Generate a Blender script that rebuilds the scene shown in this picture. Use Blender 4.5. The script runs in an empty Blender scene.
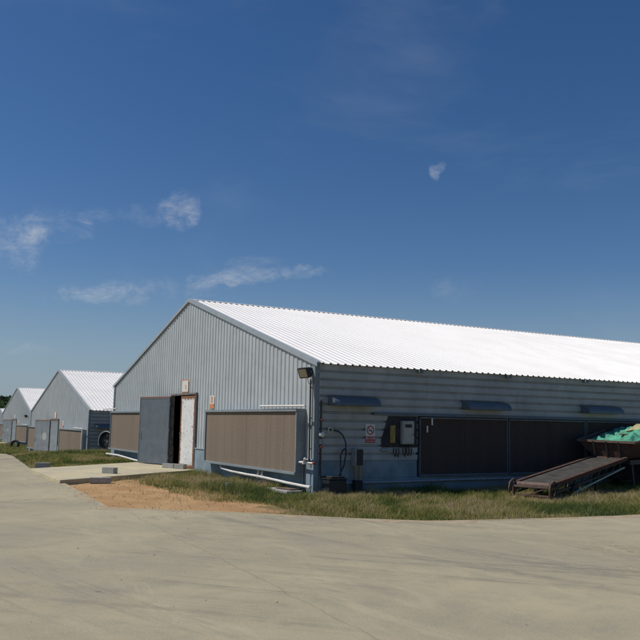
import bpy, math, random
import numpy as np
from mathutils import Vector, Matrix, noise

random.seed(7); rng = np.random.default_rng(7)
scene = bpy.context.scene
COL = scene.collection
R = math.radians

# ------------------------------------------------------------------ helpers
class MB:
    """collects shapes, then links them as ONE mesh object"""
    def __init__(s): s.v = []; s.f = []; s.m = []; s.sm = []
    def add(s, vs, fs, mi=0, smooth=False):
        b = len(s.v); s.v += [tuple(v) for v in vs]
        for f in fs: s.f.append([b+i for i in f]); s.m.append(mi); s.sm.append(smooth)
        return s
    def box(s, x0, x1, y0, y1, z0, z1, mi=0, M=None):
        vs = [(x, y, z) for z in (z0, z1) for y in (y0, y1) for x in (x0, x1)]
        if M is not None: vs = [M @ Vector(v) for v in vs]
        return s.add(vs, [(0,2,3,1),(4,5,7,6),(0,1,5,4),(2,6,7,3),(0,4,6,2),(1,3,7,5)], mi)
    def bar(s, a, b, w, h=None, mi=0, up=(0,0,1)):
        """rectangular bar from a to b"""
        a = Vector(a); b = Vector(b); h = h or w
        d = (b-a); L = d.length; d.normalize()
        u = Vector(up)
        if abs(d.dot(u)) > .98: u = Vector((1,0,0))
        r = d.cross(u).normalized(); u = r.cross(d)
        vs = []
        for p in (a, b):
            for i, j in ((-1,-1),(1,-1),(1,1),(-1,1)): vs.append(p + r*(w/2*i) + u*(h/2*j))
        return s.add(vs, [(0,1,2,3),(7,6,5,4),(0,4,5,1),(1,5,6,2),(2,6,7,3),(3,7,4,0)], mi)
    def tube(s, pts, r, n=10, mi=0, caps=True):
        pts = [Vector(p) for p in pts]; rings = []
        rr = r if isinstance(r, (list, tuple)) else [r]*len(pts)
        ref = Vector((0,0,1)); prev = None
        for i, p in enumerate(pts):
            d = (pts[min(i+1, len(pts)-1)] - pts[max(i-1, 0)]).normalized()
            if prev is None:
                a = ref if abs(d.z) < .9 else Vector((1,0,0))
                u = d.cross(a).normalized()
            else: u = (prev - d*prev.dot(d)).normalized()
            prev = u; w = d.cross(u)
            rings.append([p + (u*math.cos(2*math.pi*k/n) + w*math.sin(2*math.pi*k/n))*rr[i] for k in range(n)])
        vs = [v for g in rings for v in g]; fs = []
        for i in range(len(pts)-1):
            for k in range(n):
                fs.append((i*n+k, i*n+(k+1)%n, (i+1)*n+(k+1)%n, (i+1)*n+k))
        s.add(vs, fs, mi, True)
        if caps:
            s.add(rings[0], [tuple(range(n-1,-1,-1))], mi); s.add(rings[-1], [tuple(range(n))], mi)
        return s
    def build(s, name, mats, parent=None, bevel=0):
        me = bpy.data.meshes.new(name); me.from_pydata(s.v, [], s.f)
        for m in (mats if isinstance(mats, (list, tuple)) else [mats]): me.materials.append(m)
        me.polygons.foreach_set('material_index', s.m); me.polygons.foreach_set('use_smooth', s.sm)
        me.update()
        o = bpy.data.objects.new(name, me); COL.objects.link(o); o.parent = parent
        if bevel:
            b = o.modifiers.new('bevel', 'BEVEL'); b.width = bevel; b.segments = 2; b.limit_method = 'ANGLE'
        return o

def tag(o, label=None, cat=None, group=None, kind=None):
    if label: o['label'] = label
    if cat: o['category'] = cat
    if group: o['group'] = group
    if kind: o['kind'] = kind
    return o
def empty(name, loc=(0,0,0), rz=0):
    o = bpy.data.objects.new(name, None); COL.objects.link(o); o.location = loc; o.rotation_euler = (0,0,rz)
    o.empty_display_size = .2
    return o
def copy_tree(o, parent=None):
    c = o.copy(); COL.objects.link(c); c.parent = parent
    for ch in list(o.children): copy_tree(ch, c)
    return c
def pnoise(x, y, z=0): return noise.noise(Vector((x, y, z)))
def sstep(a, b, x):
    t = min(1, max(0, (x-a)/(b-a))); return t*t*(3-2*t)

# ------------------------------------------------------------------ materials
class NT:
    def __init__(s, tree): s.t = tree; s.n = tree.nodes; s.l = tree.links
    def node(s, t, **k):
        n = s.n.new(t)
        for a, b in k.items(): setattr(n, a, b)
        return n
    def put(s, sock, v):
        if hasattr(v, 'is_linked') or hasattr(v, 'links'): s.l.new(v, sock)
        else: sock.default_value = v
    def math(s, op, a, b=0, c=None, clamp=False):
        n = s.node('ShaderNodeMath', operation=op, use_clamp=clamp)
        s.put(n.inputs[0], a); s.put(n.inputs[1], b)
        if c is not None: s.put(n.inputs[2], c)
        return n.outputs[0]
    def vmath(s, op, a, b=(0,0,0)):
        n = s.node('ShaderNodeVectorMath', operation=op); s.put(n.inputs[0], a); s.put(n.inputs[1], b)
        return n.outputs['Value'] if op in ('DOT_PRODUCT','LENGTH','DISTANCE') else n.outputs[0]
    def noise(s, vec, scale, detail=4, rough=.55, dist=0, sc=None):
        if sc is not None:
            m = s.node('ShaderNodeMapping'); s.put(m.inputs['Vector'], vec); m.inputs['Scale'].default_value = sc; vec = m.outputs[0]
        n = s.node('ShaderNodeTexNoise'); s.put(n.inputs['Vector'], vec)
        n.inputs['Scale'].default_value = scale; n.inputs['Detail'].default_value = detail
        n.inputs['Roughness'].default_value = rough; n.inputs['Distortion'].default_value = dist
        return n.outputs['Fac']
    def ramp(s, v, a, b, lo=0, hi=1, smooth=True):
        n = s.node('ShaderNodeMapRange'); n.interpolation_type = 'SMOOTHSTEP' if smooth else 'LINEAR'
        s.put(n.inputs[0], v); s.put(n.inputs[1], a); s.put(n.inputs[2], b); s.put(n.inputs[3], lo); s.put(n.inputs[4], hi)
        return n.outputs[0]
    def mix(s, f, a, b):
        n = s.node('ShaderNodeMix', data_type='RGBA')
        s.put(n.inputs[0], f)
        for k, v in ((6, a), (7, b)):
            if isinstance(v, tuple) and len(v) == 3: v = v + (1,)
            s.put(n.inputs[k], v)
        return n.outputs[2]
    def bump(s, h, strength=.3, dist=.02):
        n = s.node('ShaderNodeBump'); n.inputs['Strength'].default_value = strength; n.inputs['Distance'].default_value = dist
        s.put(n.inputs['Height'], h); return n.outputs[0]

def newmat(name):
    m = bpy.data.materials.new(name); m.use_nodes = True
    t = NT(m.node_tree); p = m.node_tree.nodes['Principled BSDF']
    tc = t.node('ShaderNodeTexCoord')
    return m, t, p, tc

def mat(name, col, rough=.6, metal=0, var=.25, vs=2.0, dirt=None, dirt_amt=.4, dirt_scale=3, bump=0, bscale=40, spec=.4,
        streak=0, rust=None, rust_edge=0, rust_top=False):
    """base colour with blotches, optional vertical streaks, dirt, rust (in patches or along the edges)"""
    m, t, p, tc = newmat(name); O = tc.outputs['Object']
    c = tuple(col)
    dark = tuple(x*(1-var) for x in c); lite = tuple(min(1, x*(1+var*.5)) for x in c)
    f = t.ramp(t.noise(O, vs, 5, .6), .3, .7)
    base = t.mix(f, dark, lite)
    if dirt:
        d = t.ramp(t.noise(O, dirt_scale, 6, .65, .5), .48, .72, 0, dirt_amt)
        base = t.mix(d, base, dirt)
    if streak:
        d = t.ramp(t.noise(O, 1, 5, .6, 0, (9, 9, .5)), .5, .75, 0, streak)
        base = t.mix(d, base, tuple(x*.55 for x in c))
    if rust:
        n = t.noise(O, 9, 6, .7, .3)
        k = t.ramp(n, 1-rust-.04, 1-rust+.04)
        if rust_edge:
            sx = t.node('ShaderNodeSeparateXYZ'); t.l.new(tc.outputs['Generated'], sx.inputs[0])
            ex = t.math('MINIMUM', sx.outputs[0], t.math('SUBTRACT', 1, sx.outputs[0]))
            ez = t.math('MINIMUM', sx.outputs[2], t.math('SUBTRACT', 1, sx.outputs[2]))
            ez = t.math('MULTIPLY', ez, 1.8)
            e = t.math('MINIMUM', ex, ez) if not rust_top else t.math('MULTIPLY', t.math('SUBTRACT', 1, sx.outputs[2]), 1.3)
            e = t.math('ADD', e, t.math('MULTIPLY', t.math('SUBTRACT', n, .5), rust_edge*2.2))
            k = t.math('MAXIMUM', k, t.ramp(e, rust_edge*.75, rust_edge*.45))
        rc = t.mix(t.noise(O, 30, 4), (.36,.15,.06), (.11,.045,.025))
        base = t.mix(k, base, rc)
    t.l.new(base, p.inputs['Base Color'])
    rg = t.ramp(t.noise(O, vs*3, 4), .3, .7, max(.05, rough-.08), min(1, rough+.1))
    t.l.new(rg, p.inputs['Roughness']); p.inputs['Metallic'].default_value = metal
    p.inputs['Specular IOR Level'].default_value = spec
    if bump: t.l.new(t.bump(t.noise(O, bscale, 5, .6), bump, .01), p.inputs['Normal'])
    return m

M = {}
M['roof'] = mat('white_roof_sheet', (.83,.81,.78), .5, 0, .04, .3, dirt=(.6,.58,.52), dirt_amt=.12, dirt_scale=.5)
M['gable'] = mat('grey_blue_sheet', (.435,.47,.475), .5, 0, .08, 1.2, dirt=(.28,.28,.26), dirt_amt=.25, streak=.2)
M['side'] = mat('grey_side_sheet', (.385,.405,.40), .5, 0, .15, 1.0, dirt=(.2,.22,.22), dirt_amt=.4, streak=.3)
M['trim'] = mat('pale_flashing', (.33,.37,.39), .45, 0, .12, 3, dirt=(.3,.3,.3))
M['plinth'] = mat('pale_blue_plinth', (.225,.30,.345), .85, 0, .22, 2, dirt=(.25,.22,.17), dirt_amt=.45, bump=.3, bscale=30)
M['frame'] = mat('grey_pad_frame', (.235,.28,.30), .5, 0, .15, 3, dirt=(.16,.15,.13))
M['pad_rail'] = mat('dull_pad_rail', (.13,.15,.165), .6, 0, .25, 3, dirt=(.08,.07,.06), dirt_amt=.6)
M['hood'] = mat('blue_grey_hood', (.11,.145,.175), .5, 0, .15, 4, dirt=(.15,.15,.15))
M['dark'] = mat('black_plastic', (.022,.024,.026), .5, 0, .3, 8)
M['darkboard'] = mat('matt_dark_board', (.045,.045,.045), .9, 0, .4, 5)  # near-black matt colour with random blotches
M['inside'] = mat('dim_inner_wall', (.12,.12,.12), .9)
M['pvc'] = mat('white_plastic_pipe', (.72,.71,.66), .45, 0, .12, 6, dirt=(.4,.34,.25), dirt_amt=.4)
M['conduit'] = mat('dark_conduit', (.05,.045,.042), .6, 0, .3, 8)
M['steelgrey'] = mat('grey_steel', (.33,.34,.34), .5, 0, .2, 8)
M['cabinet'] = mat('cream_cabinet', (.42,.41,.36), .55, 0, .15, 6, dirt=(.2,.18,.14))
M['yellow'] = mat('dull_yellow_paint', (.34,.24,.07), .6, 0, .3, 12)
M['red'] = mat('faded_red', (.38,.06,.05), .55, 0, .15, 20)
M['signwhite'] = mat('white_sign_board', (.66,.66,.62), .55, 0, .08, 15, dirt=(.5,.42,.33), dirt_amt=.5)
M['orange'] = mat('faded_orange', (.62,.24,.09), .6, 0, .2, 15)
M['glass'] = mat('lamp_glass', (.20,.17,.11), .3, 0, .3, 20, spec=.6)
M['rustbrown'] = mat('rusty_steel', (.095,.05,.035), .85, 0, .4, 9, dirt=(.06,.035,.025), dirt_amt=.8, bump=.4)
M['rustlight'] = mat('worn_rim_steel', (.15,.10,.08), .7, 0, .3, 9, dirt=(.10,.05,.03), dirt_amt=.8)
M['belt'] = mat('worn_grey_belt', (.06,.056,.05), .9, 0, .35, 5, dirt=(.09,.085,.07), dirt_amt=.8, bump=.4, bscale=20)
M['cloth_green'] = mat('green_woven_sheet', (.09,.38,.25), .85, 0, .4, 5, dirt=(.10,.16,.11), dirt_amt=.7, bump=.5, bscale=25)
M['cloth_yellow'] = mat('straw_sack', (.42,.39,.21), .9, 0, .3, 8, bump=.6, bscale=30)
M['greenpipe'] = mat('pale_green_pipe', (.30,.42,.33), .5, 0, .2, 8)
M['doorgrey'] = mat('grey_door_paint', (.13,.155,.175), .45, 0, .15, 3, rust=.14, rust_edge=.022, rust_top=True)
M['doorwhite'] = mat('white_door_paint', (.70,.71,.69), .5, 0, .1, 4, rust=.39, rust_edge=.13)
M['doorfar'] = mat('blue_grey_door_paint', (.22,.25,.27), .5, 0, .22, 2, rust=.2, rust_edge=.03, rust_top=True)
M['doorrust'] = mat('rusty_door_frame', (.17,.165,.16), .8, 0, .5, 10, rust=.40)
M['block'] = mat('grey_concrete_block', (.36,.36,.34), .95, 0, .2, 12, bump=.5, bscale=60)
M['mark'] = mat('faded_round_mark', (.42,.44,.42), .6, 0, .3, 20)
M['rubber'] = mat('tyre_rubber', (.03,.03,.03), .85, 0, .3, 12)

M['gravel'] = mat('brown_grit', (.36,.30,.21), 1, 0, .4, 30)

def pad_material(name, col):
    m, t, p, tc = newmat(name); O = tc.outputs['Object']
    w = t.node('ShaderNodeTexWave', wave_type='BANDS', bands_direction='DIAGONAL')
    mp = t.node('ShaderNodeMapping'); t.l.new(O, mp.inputs[0]); mp.inputs['Scale'].default_value = (1, 1, 1.6)
    t.l.new(mp.outputs[0], w.inputs[0]); w.inputs['Scale'].default_value = 14; w.inputs['Distortion'].default_value = 3.5; w.inputs['Detail'].default_value = 2
    a = tuple(x*.42 for x in col); b = tuple(min(1, x*1.35) for x in col)
    base = t.mix(t.ramp(w.outputs['Fac'], .1, .9, .15, .85), a, b)
    base = t.mix(t.ramp(t.noise(O, 1, 3, .5, 0, (3.3, 3.3, .15)), .4, .65, 0, .28), base, tuple(x*.6 for x in col))
    base = t.mix(t.ramp(t.noise(O, 22, 5, .7), .42, .7, 0, .4), base, tuple(x*.5 for x in col))
    t.l.new(base, p.inputs['Base Color']); p.inputs['Roughness'].default_value = .95; p.inputs['Specular IOR Level'].default_value = .1
    t.l.new(t.bump(w.outputs['Fac'], .8, .012), p.inputs['Normal'])
    return m
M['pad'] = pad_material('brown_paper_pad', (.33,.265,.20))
M['pad_side'] = pad_material('dark_brown_pad', (.115,.09,.078))  # side wall media, a deeper brown than on the gable

# ------------------------------------------------------------------ terrain
def tz(x, y=0):
    return -.95*sstep(-20.5, -27.5, x) - .05*sstep(-50, -60, x) - 1.8*sstep(-79, -87.5, x)

def make_ground():
    def axis(lo, hi, flo, fhi, fs, cs):
        a = list(np.arange(flo, fhi+.01, fs)); s = cs; x = fhi
        while x < hi: x += s; s *= 1.35; a.append(min(x, hi))
        s = cs; x = flo; b = []
        while x > lo: x -= s; s *= 1.35; b.append(max(x, lo))
        return b[::-1] + a
    xs = axis(-1500, 1500, -46, 8, .5, 1.5); ys = axis(-1500, 1500, -8, 16, .5, 1.5)
    v = []; f = []
    for y in ys:
        for x in xs:
            bumpy = 0
            if x < 5.2 and not (y > .0 and x < 0 and x > -17):
                bumpy = .03*pnoise(x*1.3, y*1.3) + .015*pnoise(x*4, y*4)
            if -5 < y and abs(x) < 60: bumpy *= 1
            v.append((x, y, tz(x, y) + (bumpy - .012 if abs(x) < 60 and abs(y) < 60 else -.02)))
    nx = len(xs)
    for j in range(len(ys)-1):
        for i in range(nx-1): f.append((j*nx+i, j*nx+i+1, (j+1)*nx+i+1, (j+1)*nx+i))
    mb = MB(); mb.add(v, f, 0, True)
    m, t, p, tc = newmat('sandy_soil_and_turf'); O = tc.outputs['Object']
    soil = t.mix(t.ramp(t.noise(O, .9, 5, .6), .35, .65), (.50,.325,.165), (.40,.24,.115))
    soil = t.mix(t.ramp(t.noise(O, 7, 6, .7), .5, .75, 0, .55), soil, (.24,.15,.085))
    soil = t.mix(t.ramp(t.noise(O, 40, 3, .7), .58, .7, 0, .5), soil, (.5,.37,.24))
    # damp brown band along the kerb side of the bare patch
    turf = t.mix(t.ramp(t.noise(O, 2.5, 6, .7), .3, .7), (.10,.095,.04), (.19,.16,.075))
    sp = t.node('ShaderNodeSeparateXYZ'); t.l.new(O, sp.inputs[0])
    X, Y = sp.outputs[0], sp.outputs[1]
    # bare patch in front of the gable: ellipse around (-1.3,-3.2)
    dx = t.math('DIVIDE', t.math('SUBTRACT', X, -.8), 5.0); dy = t.math('DIVIDE', t.math('SUBTRACT', Y, -3.6), 1.75)
    r2 = t.math('ADD', t.math('MULTIPLY', dx, dx), t.math('MULTIPLY', dy, dy))
    r2 = t.math('ADD', r2, t.math('MULTIPLY', t.math('SUBTRACT', t.noise(O, 1.1, 5, .65), .5), 2.2))
    k = t.ramp(r2, .85, 1.35)
    base = t.mix(k, soil, turf)
    t.l.new(base, p.inputs['Base Color']); p.inputs['Roughness'].default_value = 1; p.inputs['Specular IOR Level'].default_value = .1
    t.l.new(t.bump(t.noise(O, 14, 7, .75), .6, .04), p.inputs['Normal'])
    tag(mb.build('ground', m), kind='structure')
make_ground()

# edge of the concrete paving: y of the edge as a function of x
EDGE = [(-110,-3.6),(-19,-3.55),(-10.04,-4.39),(-5.05,-4.62),(-1.58,-4.86),(1.5,-5.12),(1.98,-4.64),(2.64,-3.77),(3.35,-2.95),(4.53,-1.85),(5.30,-.85),(5.62,.44),(5.85,1.9),(6.04,3.47),(6.2,6.5),(6.35,12),(6.6,80)]
def edge_y(x):
    for (a, b), (c, d) in zip(EDGE, EDGE[1:]):
        if a <= x <= c: return b + (d-b)*(x-a)/(c-a)
    return 80
def concrete_material(name, marks=True, col=1.0):
    m, t, p, tc = newmat(name); O = tc.outputs['Object']
    A = tuple(x*col for x in (.425,.37,.235)); B = tuple(x*col for x in (.335,.298,.205)); 
    base = t.mix(t.ramp(t.noise(O, .35, 5, .6, .6), .35, .65), A, B)
    base = t.mix(t.ramp(t.noise(O, 2.3, 7, .68, .4), .42, .72, 0, .45), base, tuple(x*col for x in (.25,.235,.175)))
    base = t.mix(t.ramp(t.noise(O, 60, 4, .7), .45, .7, 0, .45), base, tuple(x*col for x in (.50,.46,.36)))
    base = t.mix(t.ramp(t.noise(O, 130, 3, .7), .52, .66, 0, .5), base, tuple(x*col for x in (.19,.175,.14)))
    base = t.mix(t.ramp(t.noise(O, .8, 8, .75, .8, (.35,1.6,1)), .52, .68, 0, .35), base, tuple(x*col for x in (.52,.46,.30)))
    h = t.noise(O, 45, 6, .7)
    if marks:
        # broad sweeping wheel marks: rings about two turning centres
        for cx, cy, s, seed in ((-4.5, 9.5, 3.0, 0), (21, -19, 2.4, 5), (2, 22, 2.2, 9)):
            d = t.vmath('DISTANCE', O, (cx, cy, 0))
            cmb = t.node('ShaderNodeCombineXYZ'); t.l.new(t.math('MULTIPLY', d, s), cmb.inputs[0]); cmb.inputs[1].default_value = seed
            t.l.new(t.math('MULTIPLY', t.noise(O, .25, 2), 2.0), cmb.inputs[2])
            ring = t.noise(cmb.outputs[0], 1.3, 4, .7)
            gate = t.ramp(t.noise(O, .3, 3, .5, 0, (1, 1, 1+seed)), .42, .62)
            k = t.math('MULTIPLY', t.math('MULTIPLY', t.ramp(ring, .50, .68, 0, .62), gate), t.ramp(t.noise(O, 5, 6, .75), .3, .6, .25, 1))
            base = t.mix(k, base, tuple(x*col for x in (.20,.185,.15)))
        # darker bluish spilled slab corner, brown specks
        d = t.vmath('DISTANCE', O, (13.6, -1.8, 0)); d = t.math('ADD', d, t.math('MULTIPLY', t.noise(O, 1.2, 5, .7), 2.0))
        base = t.mix(t.ramp(d, 3.6, 2.9, 0, .5), base, (.22,.245,.235))
        for cx, cy, r in ((8.6, -.3, .7), (9.9, -1.2, .6), (3.3, -4.6, .5)):
            d = t.vmath('DISTANCE', O, (cx, cy, 0))
            k = t.math('MULTIPLY', t.ramp(d, r, r*.3), t.ramp(t.noise(O, 13, 5, .7), .5, .66, 0, .75))
            base = t.mix(k, base, (.21,.14,.075))
        dots = t.ramp(t.noise(O, 5.5, 1, .3), .80, .84, 0, .7)
        base = t.mix(dots, base, (.14,.13,.11))
        sp = t.node('ShaderNodeSeparateXYZ'); t.l.new(O, sp.inputs[0]); X, Y = sp.outputs[0], sp.outputs[1]
        # joints (sunk sand-filled grooves): one along the road edge, others across
        def joint(a, b, c, w, amt, wob=.12):
            e = t.math('ADD', t.math('ADD', t.math('MULTIPLY', X, a), t.math('MULTIPLY', Y, b)), c)
            e = t.math('ADD', e, t.math('MULTIPLY', t.math('SUBTRACT', t.noise(O, 1.1, 5, .6), .5), wob))
            return t.ramp(t.math('ABSOLUTE', e), w, w*.3, 0, amt)
        j1 = joint(.075, 1, 4.78, .013, .38, .3)
        # keep it to the yard side
        j1 = t.math('MULTIPLY', j1, t.ramp(X, 1.5, 2.2))
        # slab joint where the road meets the yard, and two cross cracks
        j2 = t.math('MULTIPLY', joint(.9, .45, 6.95, .02, .6, .2), t.ramp(t.math('ABSOLUTE', t.math('ADD', Y, 6)), 1.6, 1.2))
        j3 = t.math('MULTIPLY', joint(1, .18, 1.3, .03, .7, .9), t.ramp(t.math('ABSOLUTE', t.math('ADD', Y, 6.1)), 1.4, 1.0))
        j = t.math('MAXIMUM', t.math('MAXIMUM', j1, j2), j3)
        base = t.mix(j, base, (.20,.145,.09))
    t.l.new(base, p.inputs['Base Color'])
    t.l.new(t.ramp(t.noise(O, 1.5, 4), .3, .7, .72, .95), p.inputs['Roughness']); p.inputs['Specular IOR Level'].default_value = .25
    t.l.new(t.bump(h, .35, .01), p.inputs['Normal'])
    return m
M['concrete'] = concrete_material('worn_yard_concrete')
M['apron'] = concrete_material('pale_apron_concrete', False, 1.3)

def make_yard():
    xs = list(np.arange(-110, -30, 4)) + list(np.arange(-30, -12, .5)) + list(np.arange(-12, 6.2, .08)) + [6.25, 6.35, 6.6, 9, 14, 20, 30]
    top = []; low = []
    for x in xs:
        e = edge_y(x) + (.05*pnoise(x*2.1, 3) + .025*pnoise(x*9, 7) if x < 6.25 else 0)
        z = tz(x)+.03
        top.append((x, e, z)); low.append((x, -30, z))
    v = top + low + [(a, b+.01, c-.12) for a, b, c in top]; n = len(xs); f = []
    for i in range(n-1):
        f.append((n+i, n+i+1, i+1, i)); f.append((i, i+1, 2*n+i+1, 2*n+i))
    mb = MB(); mb.add(v, f)
    tag(mb.build('concrete_yard', M['concrete']), kind='structure')
make_yard()

def slab(name, poly, ztop, zbot, m):
    n = len(poly); v = [(x, y, ztop) for x, y in poly] + [(x, y, zbot) for x, y in poly]
    mb = MB(); mb.add(v, [tuple(range(n)), tuple(range(2*n-1, n-1, -1))] + [(i, n+i, n+(i+1)%n, (i+1)%n) for i in range(n)])
    return tag(mb.build(name, m, bevel=.012), kind='structure')
slab('door_apron', [(-4.15,-4.75),(-7.35,-.02),(-12.35,-.02),(-9.0,-4.6)], .11, -.1, M['apron'])
slab('door_apron', [(-33.5,-3.2),(-33.5,1.45),(-39.5,1.45),(-44,-3.2)], -.84, -1.1, M['apron'])
slab('door_apron', [(-64.5,-1.5),(-64.5,3.95),(-71,3.95),(-78,-1.5)], -.93, -1.2, M['apron'])

# ------------------------------------------------------------------ the barn
W, HE, HR, L = 16.991, 3.013, 5.543, 60.0
PL = .75                     # top of plinth
DX0, DX1, DZ = -9.75, -7.5, 2.42
OFF = {1: (0,0,0), 2: (-27.3,1.5,-.91), 3: (-58.7,4.0,-1.01), 4: (-87.5,6.5,-2.8)}
SL = (HR-HE)/(W/2)
def roofz(x): return HE + SL*(W/2 - abs(x + W/2))

def gable_sheet(mb, y, sgn, door=True):
    P = .22; dep = .022
    xs = []
    x = -W+.06
    while x < -.06:
        for d, o in ((0,0),(.105,0),(.13,1),(.195,1)): xs.append((x+d, o))
        x += P
    xs = [(a, o) for a, o in xs if a < -.06] + [(-.06, 0)]
    def off_at(q):
        for (a, oa), (b, ob) in zip(xs, xs[1:]):
            if a <= q <= b and b > a: return oa+(ob-oa)*(q-a)/(b-a)
        return 0
    extra = [(q, off_at(q)) for q in ([DX0, DX1] if door else []) + [-W/2]]
    xs += extra; xs.sort()
    for (a, oa), (b, ob) in zip(xs, xs[1:]):
        if b-a < 1e-5: continue
        lo = PL
        if door and a >= DX0-1e-6 and b <= DX1+1e-6: lo = DZ
        ya, yb = y + sgn*oa*dep, y + sgn*ob*dep
        mb.add([(a, ya, lo), (b, yb, lo), (b, yb, roofz(b)-.02), (a, ya, roofz(a)-.02)], [(0,1,2,3)])
def side_sheet(mb, x, sgn, y0, y1, z0, z1):
    P = .19; dep = .062
    zs = []; k = 0
    z = HE - .05
    while z > z0-.3:
        for d, o in ((0,1),(.134,1),(.138,0),(.184,0)): zs.append((z-d, o))
        z -= P
    zs = sorted(zs)
    def off(zz):
        for (a, oa), (b, ob) in zip(zs, zs[1:]):
            if a <= zz <= b: return oa + (ob-oa)*(zz-a)/(b-a)
        return 0
    cut = [(z0, off(z0))] + [(a, o) for a, o in zs if z0 < a < z1] + [(z1, off(z1))]
    n = max(1, int((y1-y0)/2.9)); ys = [y0+(y1-y0)*i/n for i in range(n+1)]
    for (a, oa), (b, ob) in zip(cut, cut[1:]):
        for u, v in zip(ys, ys[1:]):
            xa, xb = x+sgn*oa*dep, x+sgn*ob*dep
            mb.add([(xa, u, a), (xa, v, a), (xb, v, b), (xb, u, b)], [(0,1,2,3)])

def pad_unit(parent, x0, x1, face, z0, z1, depth, axis, seams, media, name='cooling_pad', fm='frame', fw=.07):
    """frame + media. axis 'x': in the gable plane (facing -y), axis 'y': in the side wall (facing +x)"""
    T = (lambda a0, a1, d0, d1, z0, z1: (a0, a1, -d1, -d0, z0, z1)) if axis == 'x' else (lambda a0, a1, d0, d1, z0, z1: (d0, d1, a0, a1, z0, z1))
    f = MB(); e = .002
    f.box(*T(x0, x1, 0, depth+.02, z1-fw, z1))                       # top channel
    f.box(*T(x0, x1, 0, depth+.03, z0, z0+.06))                      # bottom trough
    f.box(*T(x0, x0+fw*.7, 0, depth, z0+.06, z1-fw)); f.box(*T(x1-fw*.7, x1, 0, depth, z0+.06, z1-fw))
    fo = f.build(name, M[fm], parent, bevel=.006)
    g = MB(); xs = [x0+fw*.7+e] + seams + [x1-fw*.7-e]
    for a, b in zip(xs, xs[1:]):
        g.box(*T(a+.004, b-.004, 0.01, depth-.035, z0+.06+e, z1-fw-e))
    g.build('pad_media', media, fo)
    return fo

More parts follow.
